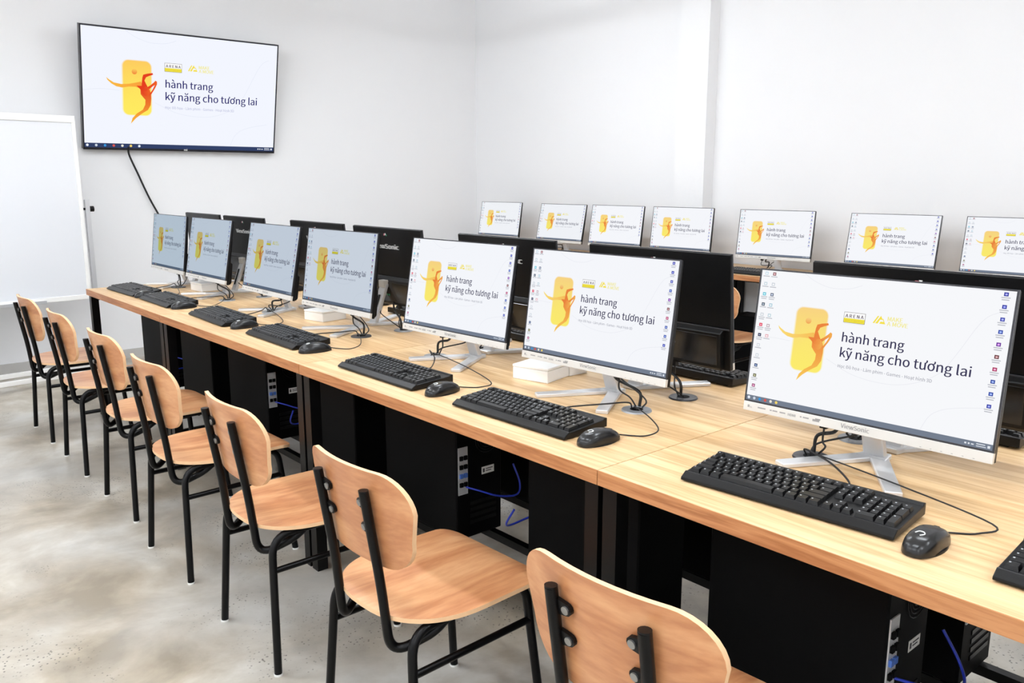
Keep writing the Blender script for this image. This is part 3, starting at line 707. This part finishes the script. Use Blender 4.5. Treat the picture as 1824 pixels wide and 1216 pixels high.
def chair_kit():
    k = {}
    def back(u, v, s): # v: up from centre, curved about the vertical axis, leaning with the posts
        y = .027 - .95 * u * u + s * .0055 + v * LEAN; return (u, y, .652 + v)
    k['backrest'] = ply_surface(superround(.405, .228, .080, 8, .375), back, .011, 'backrest', ['chair_ply_back', 'ply_edge'])
    O = []
    for i in range(29):   # rear arc from right to left, then the front edge
        a = math.pi * i / 28; O.append((.205 * math.copysign(abs(math.cos(a)) ** .75, math.cos(a)), -.195 + .205 * math.sin(a) ** .85))
    for i in range(1, 6): O.append((-.205 + .004 * i / 5, -.195 - .165 * i / 5))
    for i in range(7): a = R(180 + 90 * i / 6); O.append((-.151 + .05 * math.cos(a), -.36 + .05 * math.sin(a)))
    for i in range(1, 8): O.append((-.151 + .302 * i / 8, -.41))
    for i in range(7): a = R(270 + 90 * i / 6); O.append((.151 + .05 * math.cos(a), -.36 + .05 * math.sin(a)))
    for i in range(1, 5): O.append((.201 + .004 * i / 5, -.36 + .165 * i / 5))
    def seat(u, v, s):
        d = -.010 * math.exp(-((u / .11) ** 2 + ((v + .15) / .12) ** 2)) - .9 * max(0, -.345 - v) ** 2 * 3
        return (u, v, .4165 + d + s * .0055)
    k['seat'] = ply_surface(O, seat, .011, 'seat', ['chair_ply', 'ply_edge'])
    r = .0112
    for s, nm in ((-1, 'l'), (1, 'r')):
        k['leg_' + nm] = MB().tube(filleted([(s * .194, 0, 0), (s * .160, -.018, .3975), (s * .155, -.20, .3975)], .06, 8), r, 12).mesh('rear_leg', ['black_steel'])
        k['front_' + nm] = MB().tube(filleted([(s * .155, -.20, .3975), (s * .155, -.362, .3975), (s * .182, -.402, 0)], .05, 8), r, 12).mesh('front_leg', ['black_steel'])
        y = lambda z: .018 + (z - .652) * LEAN + .0055 + r + .004
        k['post_' + nm] = MB().tube([(s * .095, y(.724), .724)] + filleted([(s * .095, y(.715), .715), (s * .095, y(.50), .50), (s * .100, y(.42) - .004, .325), (s * .152, -.085, .372), (s * .155, -.12, .395)], .055, 10), r, 12).mesh('back_post', ['black_steel'])
        k['cap_' + nm] = MB().disc(0, 0, 0, .003, r, 14).mesh('tube_cap', ['black_plastic'])
        k['stretch_' + nm] = MB().tube([(s * .1685, -.0135, .300), (s * .1630, -.374, .300)], .009, 10).mesh('side_stretcher', ['black_steel'])
        tab = MB().prism([(-s * .024 - s * .0115 * math.cos(R(q)), .0115 * math.sin(R(q))) for q in range(-90, 91, 30)] + [(s * .004, .016), (s * .004, -.016)], 'y', -.0055, .002)
        k['tab_' + nm] = tab.mesh('bracket', ['black_steel'])
    b = MB(); b.tube([(0, 0, 0), (0, .004, 0)], .0075, 12); k['bolt'] = b.mesh('bolt', ['bolt_steel'])
    k['cross'] = MB().tube([(-.155, -.09, .392), (.155, -.09, .392)], .009, 10).mesh('cross_bar', ['black_steel'])
    k['cross2'] = MB().tube([(-.155, -.30, .392), (.155, -.30, .392)], .009, 10).mesh('cross_bar', ['black_steel'])
    k['shoe'] = MB().disc(0, 0, 0, .006, .0125, 12).mesh('foot_cap', ['label_white'])
    return k
CK = chair_kit()
def chair(x, y, rz, label, group):
    t = thing('wooden_chair', label, 'chair', (x, y, 0), rz, group)
    obj('seat', CK['seat'], t); obj('backrest', CK['backrest'], t)
    for s, nm in ((-1, 'l'), (1, 'r')):
        lg = obj('leg', CK['leg_' + nm], t); fl = obj('leg', CK['front_' + nm], t)
        obj('foot_cap', CK['shoe'], lg, Matrix.Translation((s * .194, 0, 0))); obj('foot_cap', CK['shoe'], fl, Matrix.Translation((s * .182, -.402, 0)))
        p = obj('back_post', CK['post_' + nm], t); yy = .018 + (.724 - .652) * LEAN + .0055 + .0152
        obj('tube_cap', CK['cap_' + nm], p, Matrix.Translation((s * .095, yy, .7235)))
        obj('side_stretcher', CK['stretch_' + nm], t)
        for z in (.690, .632):
            by = .018 + (z - .652) * LEAN + .0180
            br = obj('bracket', CK['tab_' + nm], t, Matrix.Translation((s * .092, by, z)) @ Matrix.Rotation(-LEAN, 4, 'X'))
            obj('bolt', CK['bolt'], br, Matrix.Translation((-s * .024, .001, 0)))
    obj('cross_bar', CK['cross'], t); obj('cross_bar', CK['cross2'], t)
    return t
CHAIRS = [(.920, .812, 2.5), (.901, 1.563, 1.5), (.896, 2.234, -.6), (.904, 2.94, 1.2), (.931, 3.614, .8), (.93, 4.322, -.6), (.930, 4.985, .2)]
for i, (x, y, a) in enumerate(CHAIRS):
    chair(x, y, R(90 + a), f'{ORD[6 - i]} plywood and black steel chair from the whiteboard, pulled up to the island desks', 'chairs along the island desks')
for i, y in enumerate((2.99, 4.5)):
    chair(4.17, y, R(90), ['plywood chair pulled up to the desk along the side wall', 'another plywood chair nearer the television wall at the side wall desk'][i], 'chairs at the wall desks')

# ------------------------------------------------------------------ whiteboard on its stand
t = thing('whiteboard', 'large white mobile whiteboard on an aluminium stand', 'whiteboard', (.66, 6.24, 0), R(5))
obj('board', MB().box(-.885, .885, -.008, .008, .575, 1.765).mesh('board', ['white_board']), t)
f = MB(); f.box(-.9, .9, -.016, .014, 1.745, 1.79); f.box(-.9, .9, -.016, .014, .553, .585); f.box(-.905, -.880, -.014, .014, .553, 1.79); f.box(.880, .905, -.014, .014, .553, 1.79)
obj('frame', bevel_mesh('board_frame', f, ['white_plastic'], .002, 1), t)
obj('pen_tray', bevel_mesh('pen_tray', MB().box(-.6, .6, -.07, -.016, .553, .565).box(-.6, .6, -.07, -.066, .565, .575), ['aluminium'], .001, 1), t)
for s in (-1, 1):
    obj('post', MB().box(s * .935 - .014, s * .935 + .014, -.012, .018, .07, 1.235).mesh('post', ['aluminium']), t)
    obj('pivot_knob', MB().tube([(s * .949, .0, 1.172), (s * .975, .0, 1.172)], .020, 12).tube([(s * .90, 0, 1.172), (s * .93, 0, 1.172)], .008, 8).mesh('pivot_knob', ['black_plastic']), t)
    obj('foot_bar', bevel_mesh('foot_bar', MB().box(s * .935 - .02, s * .935 + .02, -.28, .28, .045, .075), ['white_plastic'], .003, 1), t)
    for yy in (-.26, .26): obj('caster', MB().tube([(s * .935 - .012, yy, .0225), (s * .935 + .012, yy, .0225)], .0225, 14).mesh('caster', ['black_plastic']), t)
obj('stretcher', bevel_mesh('stretcher', MB().box(-.92, .92, -.13, -.10, .046, .076), ['white_plastic'], .002, 1), t)
obj('stretcher', bevel_mesh('stretcher', MB().box(-.92, .92, .11, .14, .046, .076), ['white_plastic'], .002, 1), t)
